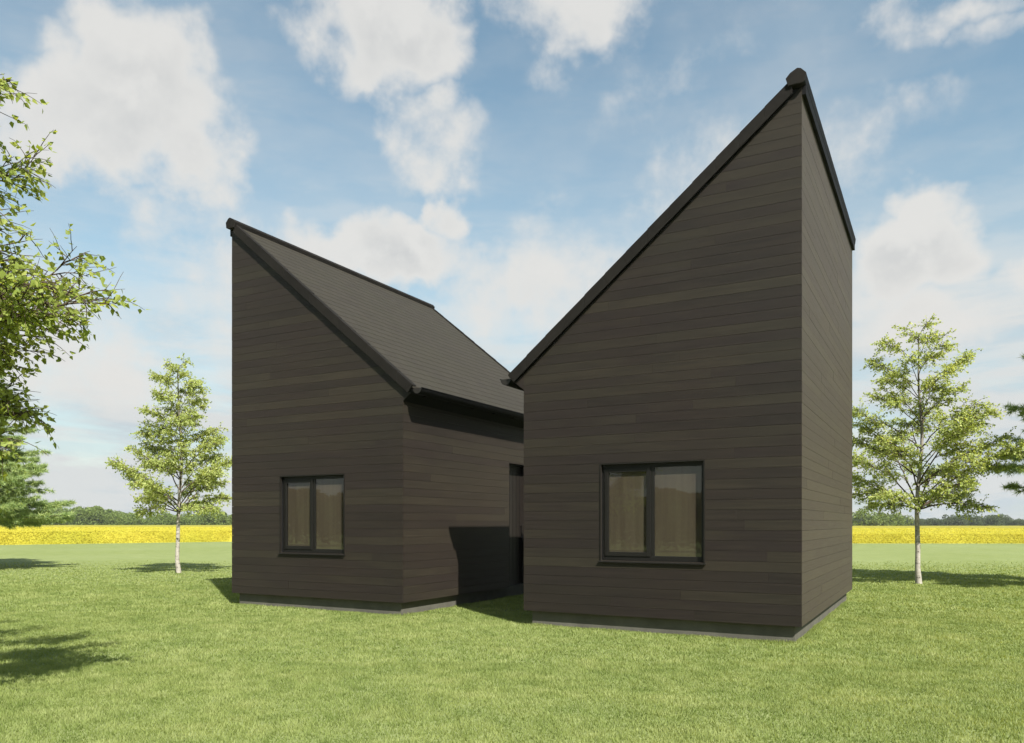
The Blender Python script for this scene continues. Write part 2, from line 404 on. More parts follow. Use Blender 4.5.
    mb = MB(); mb.box(wx+.030, x1-fw+.003, yw+.012, yw+.020, z0+.072, z1-fw+.003); mb.build('pane', [M['glass']], win)
    for bx0, bx1, bz0, bz1 in ((sx0+sw-.006, sx1-sw+.006, sz0+sw-.006, sz1-sw+.006), (wx+.028, x1-fw+.005, z0+.070, z1-fw+.005)):
        mb = MB(); mb.box(bx0, bx1, yw+.0285, yw+.0295, bz0, bz1); mb.build('blind', [M['curtain']], win)
    mb = MB(); tt = .016                                    # reveal lining, a little proud of the boards
    mb.box(x0-tt, x0-.001, -.010, .15, z0-tt, z1+tt); mb.box(x1+.001, x1+tt, -.010, .15, z0-tt, z1+tt)
    mb.box(x0-.001, x1+.001, -.010, .15, z1+.001, z1+tt)
    mb.build('lining', [M['frame']], win)
    mb = MB(); mb.prism([(-.040, z0-.032), (-.040, z0-.016), (.064, z0-.002), (.064, z0-.018), (-.032, z0-.032)], lambda p, t: (t, p[0], p[1]), x0-.035, x1+.03)
    mb.build('sill', [M['frame']], win, bevel=.003)
    return root, (x0, x1, z0, z1)
hR, wR = house(0, 1, 'nearer dark timber house on the right, its roof peak at its right corner', False)
hL, wL = house(-G, -1, 'dark timber house on the left, its tiled roof slope in view', True)

# ------------------------------------------------------------------ ground
def disk_ground():
    rs = np.concatenate([[0], np.linspace(4, 80, 24), np.geomspace(95, 4000, 16)])
    n = 96; V = [(0, 0, 0)]; Fc = []
    for r in rs[1:]:
        for k in range(n):
            a = 2*math.pi*k/n; V.append((r*math.cos(a), r*math.sin(a), 0))
    V = np.array(V)
    me = bpy.data.meshes.new('lawn')
    faces = [(0, 1+k, 1+(k+1) % n) for k in range(n)]
    for i in range(len(rs)-2):
        b0 = 1+i*n; b1 = b0+n
        faces += [(b0+k, b1+k, b1+(k+1) % n, b0+(k+1) % n) for k in range(n)]
    me.from_pydata([tuple(v) for v in V], [], faces); me.update()
    o = link_mesh('lawn', me, [M['ground']]); tag(o, kind='structure', label='mown green lawn around both houses', cat='ground')
disk_ground()

def inside_house(x, y, e=0.):
    a = (x > .1-e) & (x < W-.1+e) & (y > .1-e) & (y < L-.1+e)
    b = (x < -G-.1+e) & (x > -G-W+.1-e) & (y > .1-e) & (y < L-.1+e)
    return a | b
def grass():
    Vs, Fs, T = [], [], []; base = 0
    for d0, d1, dens, hh, wd in ((4.3, 9, 5200, .030, .0050), (9, 14, 2300, .032, .0075), (14, 20, 950, .036, .013), (20, 36, 420, .034, .020)):
        A = .5*(d1*d1-d0*d0)*1.62; n = int(A*dens)
        d = np.sqrt(rng.uniform(d0*d0, d1*d1, n)); r = rng.uniform(-.81, .81, n)*d
        if d0 >= 20: q = rng.random(n) < (1-(d-20)/14)**1.6; d, r = d[q], r[q]; n = len(d)
        x = CAM.x+CR.x*r+CF.x*d; y = CAM.y+CR.y*r+CF.y*d
        k = ~inside_house(x, y, -.01); x, y = x[k], y[k]; n = len(x)
        clump = .5+.5*np.sin(x*3.1+1.7*np.sin(y*2.3))*np.sin(y*3.7+1.3*np.sin(x*1.9))
        h = hh*rng.uniform(.5, 1.3, n)*(.75+.45*clump)
        a = rng.uniform(0, 2*np.pi, n); w = wd*rng.uniform(.7, 1.3, n)
        lean = rng.uniform(.2, 1.0, n)*h; la = rng.uniform(0, 2*np.pi, n)
        p0 = np.stack([x-np.cos(a)*w, y-np.sin(a)*w, np.full(n, -.004)], 1); p1 = np.stack([x+np.cos(a)*w, y+np.sin(a)*w, np.full(n, -.004)], 1)
        p2 = np.stack([x+np.cos(la)*lean, y+np.sin(la)*lean, h], 1)
        V = np.stack([p0, p1, p2], 1).reshape(-1, 3)
        Vs.append(V); Fs.append(np.arange(3*n).reshape(-1, 3)+base); base += 3*n
        cl2 = np.sin(x*7.3+2*np.sin(y*5.1+x))*np.sin(y*8.1+2*np.sin(x*4.7-y)); T.append(np.clip(rng.normal(.45, .10, n)+.38*(clump-.5)+.26*cl2, 0, 1))
    # longer tufts left standing along the plinths
    pts = []
    for xa, xb in ((.1, W-.1), (-G-W+.1, -G-.1)):
        for _ in range(9000):
            q = rng.uniform(0, 1); o = -abs(rng.normal(0, .035))
            if rng.random() < .4: pts.append((xa+(xb-xa)*q, .1+o))
            else: pts.append(((xb-o) if xa > 0 or rng.random() < .7 else xa+o, .1+(L-.2)*q))
    P = np.array(pts); n = len(P); x, y = P[:, 0], P[:, 1]
    h = rng.uniform(.015, .05, n)*(.55+.6*(.5+.5*np.sin(x*5+1.3*np.sin(y*7)))*(.5+.5*np.sin(x*2.1+y*3.3)+.3)); a = rng.uniform(0, 6.28, n); w = .004; la = rng.uniform(0, 6.28, n)
    V = np.stack([np.stack([x-np.cos(a)*w, y-np.sin(a)*w, 0*x-.004], 1), np.stack([x+np.cos(a)*w, y+np.sin(a)*w, 0*x-.004], 1), np.stack([x+np.cos(la)*h*.4, y+np.sin(la)*h*.4, h], 1)], 1).reshape(-1, 3)
    Vs.append(V); Fs.append(np.arange(3*n).reshape(-1, 3)+base); T.append(np.clip(rng.normal(.4, .15, n), 0, 1))
    me = fast_mesh('grass', np.concatenate(Vs), np.concatenate(Fs), 3, {'tone': np.concatenate(T)})
    o = link_mesh('grass', me, [M['grass']]); tag(o, 'short mown grass blades covering the lawn in front of the houses', 'grass', kind='stuff')
grass()

# ------------------------------------------------------------------ rapeseed field
def rape():
    edge = [(-220, 44), (-100, 48), (-37.2, 57.3), (-24.2, 67.8), (-8, 71), (10, 66), (26.7, 61.6), (45, 61.3), (130, 62), (240, 66)]
    er = np.array([e[0] for e in edge]); ed = np.array([e[1] for e in edge])
    nr, nd = 420, 70
    R_ = np.linspace(-220, 240, nr); tq = np.linspace(0, 1, nd)**2.2
    V = np.zeros((nr, nd+1, 3))
    for i, r in enumerate(R_):
        e = np.interp(r, er, ed)
        dd = e+1.1+tq*(255-e)
        wv = 1+.0*r
        p = np.array([CAM.x+CR.x*r, CAM.y+CR.y*r])
        V[i, 0] = (p[0]*wv+CF.x*(e+.05), p[1]+CF.y*(e+.05), 0)
        V[i, 1:, 0] = p[0]+CF.x*dd; V[i, 1:, 1] = p[1]+CF.y*dd
        V[i, 1:, 2] = np.interp(r, [-24, 10], [.92, .70])+rng.uniform(-.05, .05, nd)
    idx = np.arange(nr*(nd+1)).reshape(nr, nd+1)
    Q = np.stack([idx[:-1, :-1], idx[1:, :-1], idx[1:, 1:], idx[:-1, 1:]], -1).reshape(-1, 4)
    tone = rng.uniform(.4, .8, len(Q))
    me = fast_mesh('rapeseed_crop', V.reshape(-1, 3), Q, 4, {'tone': tone}); 
    # flower clumps: small tilted quads on front face and canopy
    n = 300000
    r = rng.uniform(-75, 80, n); e = np.interp(r, er, ed)
    front = rng.random(n) < .35
    hh = np.interp(r, [-24, 10], [.92, .70]); fz = rng.uniform(.05, 1.05, n)
    d = e+np.where(front, fz*1.05+rng.uniform(-.1, .1, n), 1.0+rng.uniform(0, 1, n)**1.7*70)
    z = np.where(front, fz*hh, hh+rng.uniform(-.04, .10, n))
    c = np.stack([CAM.x+CR.x*r+CF.x*d, CAM.y+CR.y*r+CF.y*d, z], 1)
    s = rng.uniform(.02, .045, n)*(1+.010*(d-e))
    u = rng.normal(size=(n, 3))*np.array([1, 1, .55]); u /= np.linalg.norm(u, axis=1)[:, None]
    v = np.cross(u, rng.normal(size=(n, 3))*.45+np.array([.5, -.5, .8])); v /= np.linalg.norm(v, axis=1)[:, None]
    u *= s[:, None]; v *= s[:, None]
    VV = np.stack([c-u, c-v, c+u, c+v], 1).reshape(-1, 3)
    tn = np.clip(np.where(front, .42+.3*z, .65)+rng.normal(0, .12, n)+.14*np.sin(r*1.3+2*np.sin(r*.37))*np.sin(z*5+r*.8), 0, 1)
    me2 = fast_mesh('rapeseed_flowers', VV, np.arange(4*n).reshape(-1, 4), 4, {'tone': tn})
    o = link_mesh('rapeseed_field', me, [M['rape']]); tag(o, 'bright yellow flowering rapeseed crop beyond the lawn', 'crop', kind='stuff')
    o2 = link_mesh('flower_heads', me2, [M['rape']], parent=o)
    o2['kind'] = 'stuff'
rape()

# ------------------------------------------------------------------ trees
def tubes(paths, sides=6):
    """paths: list of (points (k,3), radii (k,)) -> V,F quads"""
    Vs, Fs = [], []; base = 0
    for P, Rr in paths:
        P = np.asarray(P, float); k = len(P)
        T = np.gradient(P, axis=0); T /= np.linalg.norm(T, axis=1)[:, None]+1e-9
        up = np.array([.31, .17, .93]) if abs(T[0, 2]) < .9 else np.array([1, .1, 0.])
        U = np.cross(T, up); U /= np.linalg.norm(U, axis=1)[:, None]+1e-9; Wv = np.cross(T, U)
        a = np.arange(sides)*2*np.pi/sides
        V = P[:, None, :]+np.asarray(Rr)[:, None, None]*(np.cos(a)[None, :, None]*U[:, None, :]+np.sin(a)[None, :, None]*Wv[:, None, :])
        idx = np.arange(k*sides).reshape(k, sides)+base
        Q = np.stack([idx[:-1], np.roll(idx[:-1], -1, 1), np.roll(idx[1:], -1, 1), idx[1:]], -1).reshape(-1, 4)
        Vs.append(V.reshape(-1, 3)); Fs.append(Q); base += k*sides
    return np.concatenate(Vs), np.concatenate(Fs)
def leaves_mesh(name, C, Dv, size, g, shape='leaf'):
    """C centres (n,3), Dv hanging/pointing directions"""
    n = len(C); Dv = Dv/(np.linalg.norm(Dv, axis=1)[:, None]+1e-9)
    s = np.cross(Dv, g.normal(0, .62, size=(n, 3))+np.array([.35, -.3, .8])); s /= np.linalg.norm(s, axis=1)[:, None]+1e-9
    nn = np.cross(Dv, s); Lh = (size*g.uniform(.7, 1.25, n))[:, None]
    if shape == 'leaf':
        b = C; t = C+Dv*Lh*1.15+nn*Lh*.08
        l1 = C+Dv*Lh*.30+s*Lh*.42+nn*Lh*.12; r1 = C+Dv*Lh*.30-s*Lh*.42+nn*Lh*.12
        l2 = C+Dv*Lh*.72+s*Lh*.24+nn*Lh*.10; r2 = C+Dv*Lh*.72-s*Lh*.24+nn*Lh*.10
        V = np.stack([b, l1, l2, t, r2, r1], 1).reshape(-1, 3)
        k = np.arange(n)*6
        Fc = np.concatenate([np.stack([k, k+1, k+2, k+3], 1), np.stack([k, k+3, k+4, k+5], 1)])
    else:
        V = np.stack([C, C+Dv*Lh*.45+s*Lh*.40, C+Dv*Lh*1.1, C+Dv*Lh*.45-s*Lh*.40], 1).reshape(-1, 3)
        k = np.arange(n)*4; Fc = np.stack([k, k+1, k+2, k+3], 1)
    tone = np.clip(g.normal(.5, .22, n), 0, 1)
    tn = np.concatenate([tone, tone]) if shape == 'leaf' else tone
    return fast_mesh(name, V, Fc, 4, {'tone': tn})
BH = [1.8, 2.15, 2.6, 3.2, 3.7, 4.1, 4.6, 5.1, 5.5, 5.9, 6.3, 6.6, 6.9]
BR = [.9, 1.75, 1.75, 2.15, 2.1, 1.85, 1.45, 1.05, .95, 1.05, .7, .4, .12]
def birch(loc, seed, label, scale=1., nleaf=5, lsz=.062, extra=(), n_limb=34, shape='x', rot=0., prof=None, grp='young birch trees on the lawn', rmul=1.):
    g = np.random.default_rng(seed); H = 6.8; paths = []
    zs = np.linspace(0, H*.97, 16)
    wob = np.stack([.05*np.sin(zs*.9+seed)+.03*np.sin(zs*2.1), .05*np.cos(zs*.8+seed*2), zs], 1); wob[0, :2] = 0
    rad = .062*(1-zs/H)**.8+.006; rad[0] *= 1.25
    trunk = (wob, rad)
    LC, LD = [], []
    def tr(z): return np.array([np.interp(z, zs, wob[:, 0]), np.interp(z, zs, wob[:, 1]), z])
    twp = []
    def twig(P, d, ln):
        k = 5; q = [P]; dd = d.copy()
        for i in range(k):
            dd = dd+np.array([0, 0, -.10])+g.normal(0, .10, 3); dd /= np.linalg.norm(dd); q.append(q[-1]+dd*ln/k)
        q = np.array(q); twp.append((q, np.linspace(.0045, .0015, k+1)))
        m = max(3, int(nleaf*ln/.30*g.uniform(.7, 1.3)))
        tt = g.uniform(.15, 1.02, m)*k; i0 = np.clip(tt.astype(int), 0, k-1); fr = tt-i0
        pos = q[i0]+(q[i0+1]-q[i0])*fr[:, None]
        LC.append(pos+g.normal(0, .014, (m, 3)))
        di = (q[i0+1]-q[i0]); di /= np.linalg.norm(di, axis=1)[:, None]
        LD.append(di*.6+g.normal(0, .6, (m, 3))+np.array([0, 0, -.30 if shape == 'leaf' else -.12]))
    def limb(P0, P1, r0, dens=1.):
        v = P1-P0; ln = np.linalg.norm(v); k = 10
        t = np.linspace(0, 1, k+1)[:, None]
        q = P0+v*t; q[:, 2] += (np.sin(t[:, 0]*np.pi*.85)*.10*ln)
        jit = np.cumsum(g.normal(0, .022*ln, (k+1, 3)), 0)*.5; jit -= jit[0]; q += jit*np.sin(np.pi*t*.98)**.5*1.0
        paths.append((q, np.linspace(r0, .004, k+1)))
        ns = int(ln*8.5*dens)+4
        for j in range(ns):
            s = g.uniform(.22, 1.0)**.8; i0 = min(int(s*k), k-1); p = q[i0]+(q[i0+1]-q[i0])*(s*k-i0)
            ax = v/ln; side = np.cross(ax, [0, 0, 1]); side /= np.linalg.norm(side)+1e-9
            sg = 1 if j % 2 else -1
            l2 = ln*g.uniform(.20, .42)*(1.12-s*.75)+.06
            d2 = ax*g.uniform(.5, 1.)+side*sg*g.uniform(.4, 1.)+np.array([0, 0, g.uniform(-.15, .40)]); d2 /= np.linalg.norm(d2)
            kk = 5; q2 = [p]; dd = d2
            for _ in range(kk):
                dd = dd+np.array([0, 0, -.05])+g.normal(0, .08, 3); dd /= np.linalg.norm(dd); q2.append(q2[-1]+dd*l2/kk)
            q2 = np.array(q2); paths.append((q2, np.linspace(max(.003, r0*.32), .002, kk+1)))
            for _ in range(int(l2*15)+2):
                s2 = g.uniform(.15, 1.); a0 = min(int(s2*kk), kk-1); pp = q2[a0]+(q2[a0+1]-q2[a0])*(s2*kk-a0)
                d3 = dd*.6+g.normal(0, .55, 3)*np.array([1, 1, .45]); d3 /= np.linalg.norm(d3)
                twig(pp, d3, g.uniform(.12, .34))
        twig(q[-1], v/ln, .2)
    ga = g.uniform(0, 6)
    for i in range(n_limb):
        t = i/(n_limb-1); zt = 2.05+(H-2.1)*t**1.0
        rr = np.interp(zt, BH, prof or BR)*g.uniform(.72, 1.1)*rmul
        ga += 2.399+g.normal(0, .25)
        rise = .55*rr+.12
        z0 = max(1.95, zt-rise*g.uniform(.8, 1.1)); 
        zt2 = zt-(.15 if t < .15 else 0)+g.normal(0, .05)
        P1 = np.array([math.cos(ga)*rr, math.sin(ga)*rr, zt2])+np.array([*tr(zt)[:2], 0])
        limb(tr(z0), P1, .010+.016*(1-t)*rr/1.5)
    for (dx, dy, z) in extra:
        rr = math.hypot(dx, dy)
        limb(tr(max(1.95, z-.45*rr)), np.array([dx, dy, z]), .022, 1.25)
    root = empty('birch_tree', loc); tag(root, label, 'tree', grp)
    root.scale = (scale,)*3; root.rotation_euler = (0, 0, rot)
    V1, F1 = tubes([trunk], 12)
    me = fast_mesh('trunk', V1, F1, 4, smooth=True); me.materials.append(M['birch'])
    o = bpy.data.objects.new('trunk', me); COL.objects.link(o); o.parent = root
    V1, F1 = tubes(paths, 5); V2, F2 = tubes(twp, 3)
    me = fast_mesh('branches', np.concatenate([V1, V2]), np.concatenate([F1, F2+len(V1)]), 4, smooth=True); me.materials.append(M['twig'])
    o2 = bpy.data.objects.new('branches', me); COL.objects.link(o2); o2.parent = root
    C_ = np.concatenate(LC); D_ = np.concatenate(LD)
    me = leaves_mesh('crown', C_, D_, lsz, g, shape); me.materials.append(M['nleaf' if shape == 'leaf' else 'bleaf'])
    o3 = bpy.data.objects.new('crown', me); COL.objects.link(o3); o3.parent = root
    print('birch leaves', len(C_))
    return root
def rel(r, d, z, base, h=0):     # camera-frame target -> tree-local offset
    p = at(r, d); return (p.x-base.x, p.y-base.y, z)
bl = at(-10.67, 25.15); br = at(10.68, 20.62)
birch(bl, 11, 'white-trunked young tree standing left of the left house before the yellow field', lsz=.056, nleaf=12, n_limb=42, rmul=.94)
birch(br, 23, 'white-trunked young tree standing right of the nearer house on the lawn', lsz=.052, nleaf=12, n_limb=42, rmul=1.08)
bn = at(-5.35, 6.2)
def pxt(x, y, d):                # point seen at that direction at distance d, as a tree-local offset
    return rel((x-512)/F*d, d, 1.6+(HOR-y)/F*d, bn)
birch(bn, 5, 'closest leafy tree at the left edge with only its branch tips in view', lsz=.046, nleaf=6.5, shape='leaf', n_limb=16, rmul=.76, prof=[.7, 1.2, 1.25, 1.3, 1.85, 1.9, 1.5, 1.15, 1.05, 1.1, .85, .5, .3],
      extra=[pxt(72, 318, 6.0), pxt(62, 264, 6.6), pxt(-15, 92, 6.0), pxt(18, 425, 6.4), pxt(15, 300, 5.6), pxt(20, 250, 6.2), pxt(-20, 205, 5.8), pxt(18, 325, 5.8), pxt(-5, 450, 6.1), pxt(40, 300, 6.3), pxt(-10, 405, 6.3)])

def pine(loc, seed, label, H=8.5, R0=3.1, z0=1.3, pw=.85):
    g = np.random.default_rng(seed); paths = []; NC, ND = [], []
    zs = np.linspace(0, H, 14); tp = np.stack([.04*np.sin(zs), .04*np.cos(zs*1.3), zs], 1)
    trunk = (tp, .13*(1-zs/H)**.8+.012)
    z = z0; a = g.uniform(0, 6)
    while z < H-.2:
        for j in range(5):
            a += 2*math.pi/5+g.normal(0, .2); rr = R0*(1-(z-z0)/(H-z0)*.9)**pw*g.uniform(.75, 1.08)
            k = 9; t = np.linspace(0, 1, k+1)
            q = np.stack([np.cos(a)*rr*t, np.sin(a)*rr*t, z+.30*rr*t-.42*rr*t*t+.22*rr*t**4], 1)
            q += np.cumsum(g.normal(0, .02, q.shape), 0)
            paths.append((q, np.linspace(.032*(1-z/H)+.012, .006, k+1)))
            ax = np.array([math.cos(a), math.sin(a), 0]); sd = np.array([-math.sin(a), math.cos(a), 0])
            for m in range(int(rr*10)+4):
                s = g.uniform(.25, 1.); i0 = min(int(s*k), k-1); p = q[i0]+(q[i0+1]-q[i0])*(s*k-i0)
                l2 = rr*g.uniform(.16, .30)*(1.25-s)+.12; sg = 1 if m % 2 else -1
                d = ax*.8+sd*sg*g.uniform(.3, 1.)+np.array([0, 0, g.uniform(-.25, .25)]); d /= np.linalg.norm(d)
                e = p+d*l2; paths.append((np.array([p, (p+e)/2+[0, 0, .02], e]), np.array([.006, .004, .002])))
                nn = int(l2*190)+24
                tt = g.uniform(.1, 1.02, nn)
                NC.append(p+(e-p)*tt[:, None]+g.normal(0, .012, (nn, 3)))
                ND.append(d*.6+g.normal(0, .7, (nn, 3)))
        z += g.uniform(.20, .48)*(1-.3*z/H)
    root = empty('pine_tree', loc); tag(root, label, 'tree', 'feathery evergreen trees at the picture edges')
    V1, F1 = tubes([trunk], 10); me = fast_mesh('trunk', V1, F1, 4, smooth=True); me.materials.append(M['bark'])
    o = bpy.data.objects.new('trunk', me); COL.objects.link(o); o.parent = root
    V1, F1 = tubes(paths, 4); me = fast_mesh('branches', V1, F1, 4, smooth=True); me.materials.append(M['bark'])
    o = bpy.data.objects.new('branches', me); COL.objects.link(o); o.parent = root
    C_ = np.concatenate(NC); D_ = np.concatenate(ND); D_ /= np.linalg.norm(D_, axis=1)[:, None]
    n = len(C_); s = np.cross(D_, g.normal(size=(n, 3))); s /= np.linalg.norm(s, axis=1)[:, None]
    ln = g.uniform(.10, .19, n)[:, None]; w = .009
    V = np.stack([C_-s*w, C_+s*w, C_+D_*ln], 1).reshape(-1, 3)
    me = fast_mesh('crown', V, np.arange(3*n).reshape(-1, 3), 3, {'tone': np.clip(g.normal(.5, .34, n), 0, 1)}); me.materials.append(M['pleaf'])
    o = bpy.data.objects.new('crown', me); COL.objects.link(o); o.parent = root
    print('pine needles', n)
pine(at(-18.6, 26.6), 3, 'feathery evergreen tree at the left edge behind the closest leafy tree', H=9.2, R0=3.15, z0=1.5)
pine(at(14.85, 18.8), 4, 'feathery evergreen tree cut off by the right edge of the picture', H=8.2, R0=3.0, z0=2.3, pw=.5)

# ------------------------------------------------------------------ distant treeline
def far_proto(seed, mk='far'):
    g = np.random.default_rng(seed); n = 2600
    nb = 9; cen = np.stack([g.normal(0, .26, nb), g.normal(0, .26, nb), g.uniform(.35, .78, nb)], 1); rad = g.uniform(.16, .34, nb)
    i = g.integers(0, nb, n); d = g.normal(size=(n, 3)); d /= np.linalg.norm(d, axis=1)[:, None]
    C_ = cen[i]+d*(rad[i]*g.uniform(.6, 1.05, n)**.5)[:, None]; C_[:, 2] = np.maximum(C_[:, 2], .08)
    low = g.random(n) < .22; C_[low, 2] = g.uniform(.03, .35, low.sum())
    u = g.normal(size=(n, 3)); u /= np.linalg.norm(u, axis=1)[:, None]; v = np.cross(u, g.normal(size=(n, 3))); v /= np.linalg.norm(v, axis=1)[:, None]
    s = g.uniform(.020, .045, n)[:, None]
    V = np.stack([C_-u*s, C_-v*s, C_+u*s, C_+v*s], 1).reshape(-1, 3)
    me = fast_mesh('crown', V, np.arange(4*n).reshape(-1, 4), 4, {'tone': np.clip(g.normal(.45, .25, n), 0, 1)}); me.materials.append(M[mk])
    V1, F1 = tubes([(np.array([[0, 0, 0], [0.01, 0, .3], [0, .01, .6]]), np.array([.03, .022, .01]))], 6)
    mt = fast_mesh('trunk', V1, F1, 4, smooth=True); mt.materials.append(M['bark'])
    return me, mt
protos = [far_proto(100+i) for i in range(7)]; protos_b = [far_proto(200+i, 'farb') for i in range(3)]
def far_tree(r, d, h, w, k, label, grp):
    me, mt = protos[k % 7] if r < 0 else protos_b[k % 3] if grp.endswith('right') else protos[k % 7]
    e = empty('distant_tree', at(r, d)); tag(e, label, 'tree', grp); e.scale = (w, w, h); e.rotation_euler = (0, 0, random.uniform(0, 6.28))
    for nm, q in (('crown', me), ('trunk', mt)):
        o = bpy.data.objects.new(nm, q); COL.objects.link(o); o.parent = e
def line(px0, px1, step, d0, ytop, lab, grp):
    x = px0; k = 0
    while x < px1:
        d = d0*random.uniform(.96, 1.08); yt = ytop(x)+random.uniform(-2.4, 2.2) if x < 500 else ytop(x)+random.uniform(-1.2, 1.2)
        h = (1.6+(HOR-yt)/F*d)*1.03
        far_tree((x-512)/F*d, d, h, h*random.uniform(.85, 1.25), random.randrange(7), lab, grp)
        x += step*random.uniform(.7, 1.3); k += 1
lft = lambda x: 510 if x < 40 else (508 if x < 70 else (508 if x < 110 else (512 if x < 135 else (517 if x < 160 else 513))))
line(-60, 262, 6.2, 270, lft, 'round green tree in the dense distant wood left of the houses', 'trees of the distant wood on the left')
rgt = lambda x: 517 if x < 905 else (515.5 if 948 < x < 972 or 985 < x < 1005 else 519)
line(835, 1075, 4.2, 330, rgt, 'small round tree in the low distant treeline right of the houses', 'trees of the distant treeline on the right')
for x, yt, lb in ((863, 508, 'tallest distant tree just right of the nearer house wall'), (881, 511.5, 'second distant tree right of the house wall, taller than the treeline'), (897, 512.5, 'distant tree behind the birch on the right, rising over the treeline')):
    d = 255; h = 1.6+(HOR-yt)/F*d
    far_tree((x-512)/F*d, d, h, h*1.15, int(x), lb, 'taller distant trees')

def hedge():
    n = 90000; x = rng.uniform(-62, 6, n); top = 3.5+.45*np.sin(x*.31)+.3*np.sin(x*.83+1)+.18*np.sin(x*2.1)
    z = top*np.sqrt(rng.uniform(0, 1, n)); y = -33+rng.normal(0, .55, n)*(1.15-.5*z/top)
    C_ = np.stack([x, y, z], 1); u = rng.normal(size=(n, 3)); u /= np.linalg.norm(u, axis=1)[:, None]
    v = np.cross(u, rng.normal(size=(n, 3))); v /= np.linalg.norm(v, axis=1)[:, None]; s_ = rng.uniform(.07, .15, n)[:, None]
    me = fast_mesh('beech_hedge', np.stack([C_-u*s_, C_-v*s_, C_+u*s_, C_+v*s_], 1).reshape(-1, 3), np.arange(4*n).reshape(-1, 4), 4, {'tone': np.clip(rng.normal(.5, .25, n), 0, 1)})
    o = link_mesh('beech_hedge', me, [m_leaf('copper_beech_leaves', (.05, .030, .020), (.10, .060, .035), (.16, .10, .055), .45)], loc=(-28, -33, 0))
    tag(o, 'long brown hedge mirrored in the window panes of both houses', 'hedge')
hedge()

# ------------------------------------------------------------------ air
def haze():
    mb = MB(); mb.box(-420, 420, -300, 480, -1, 14)
    t = NT('pale_air'); v = t.n('ShaderNodeVolumePrincipled'); v.inputs['Density'].default_value = HAZE
    v.inputs['Color'].default_value = (.97, .98, 1, 1); v.inputs['Anisotropy'].default_value = .25
    t.t.links.new(v.outputs[0], t.out.inputs['Volume'])
    o = mb.build('haze', [t.m]); tag(o, 'thin pale haze softening the distant trees', 'haze', kind='stuff')
HAZE = .00022
haze()

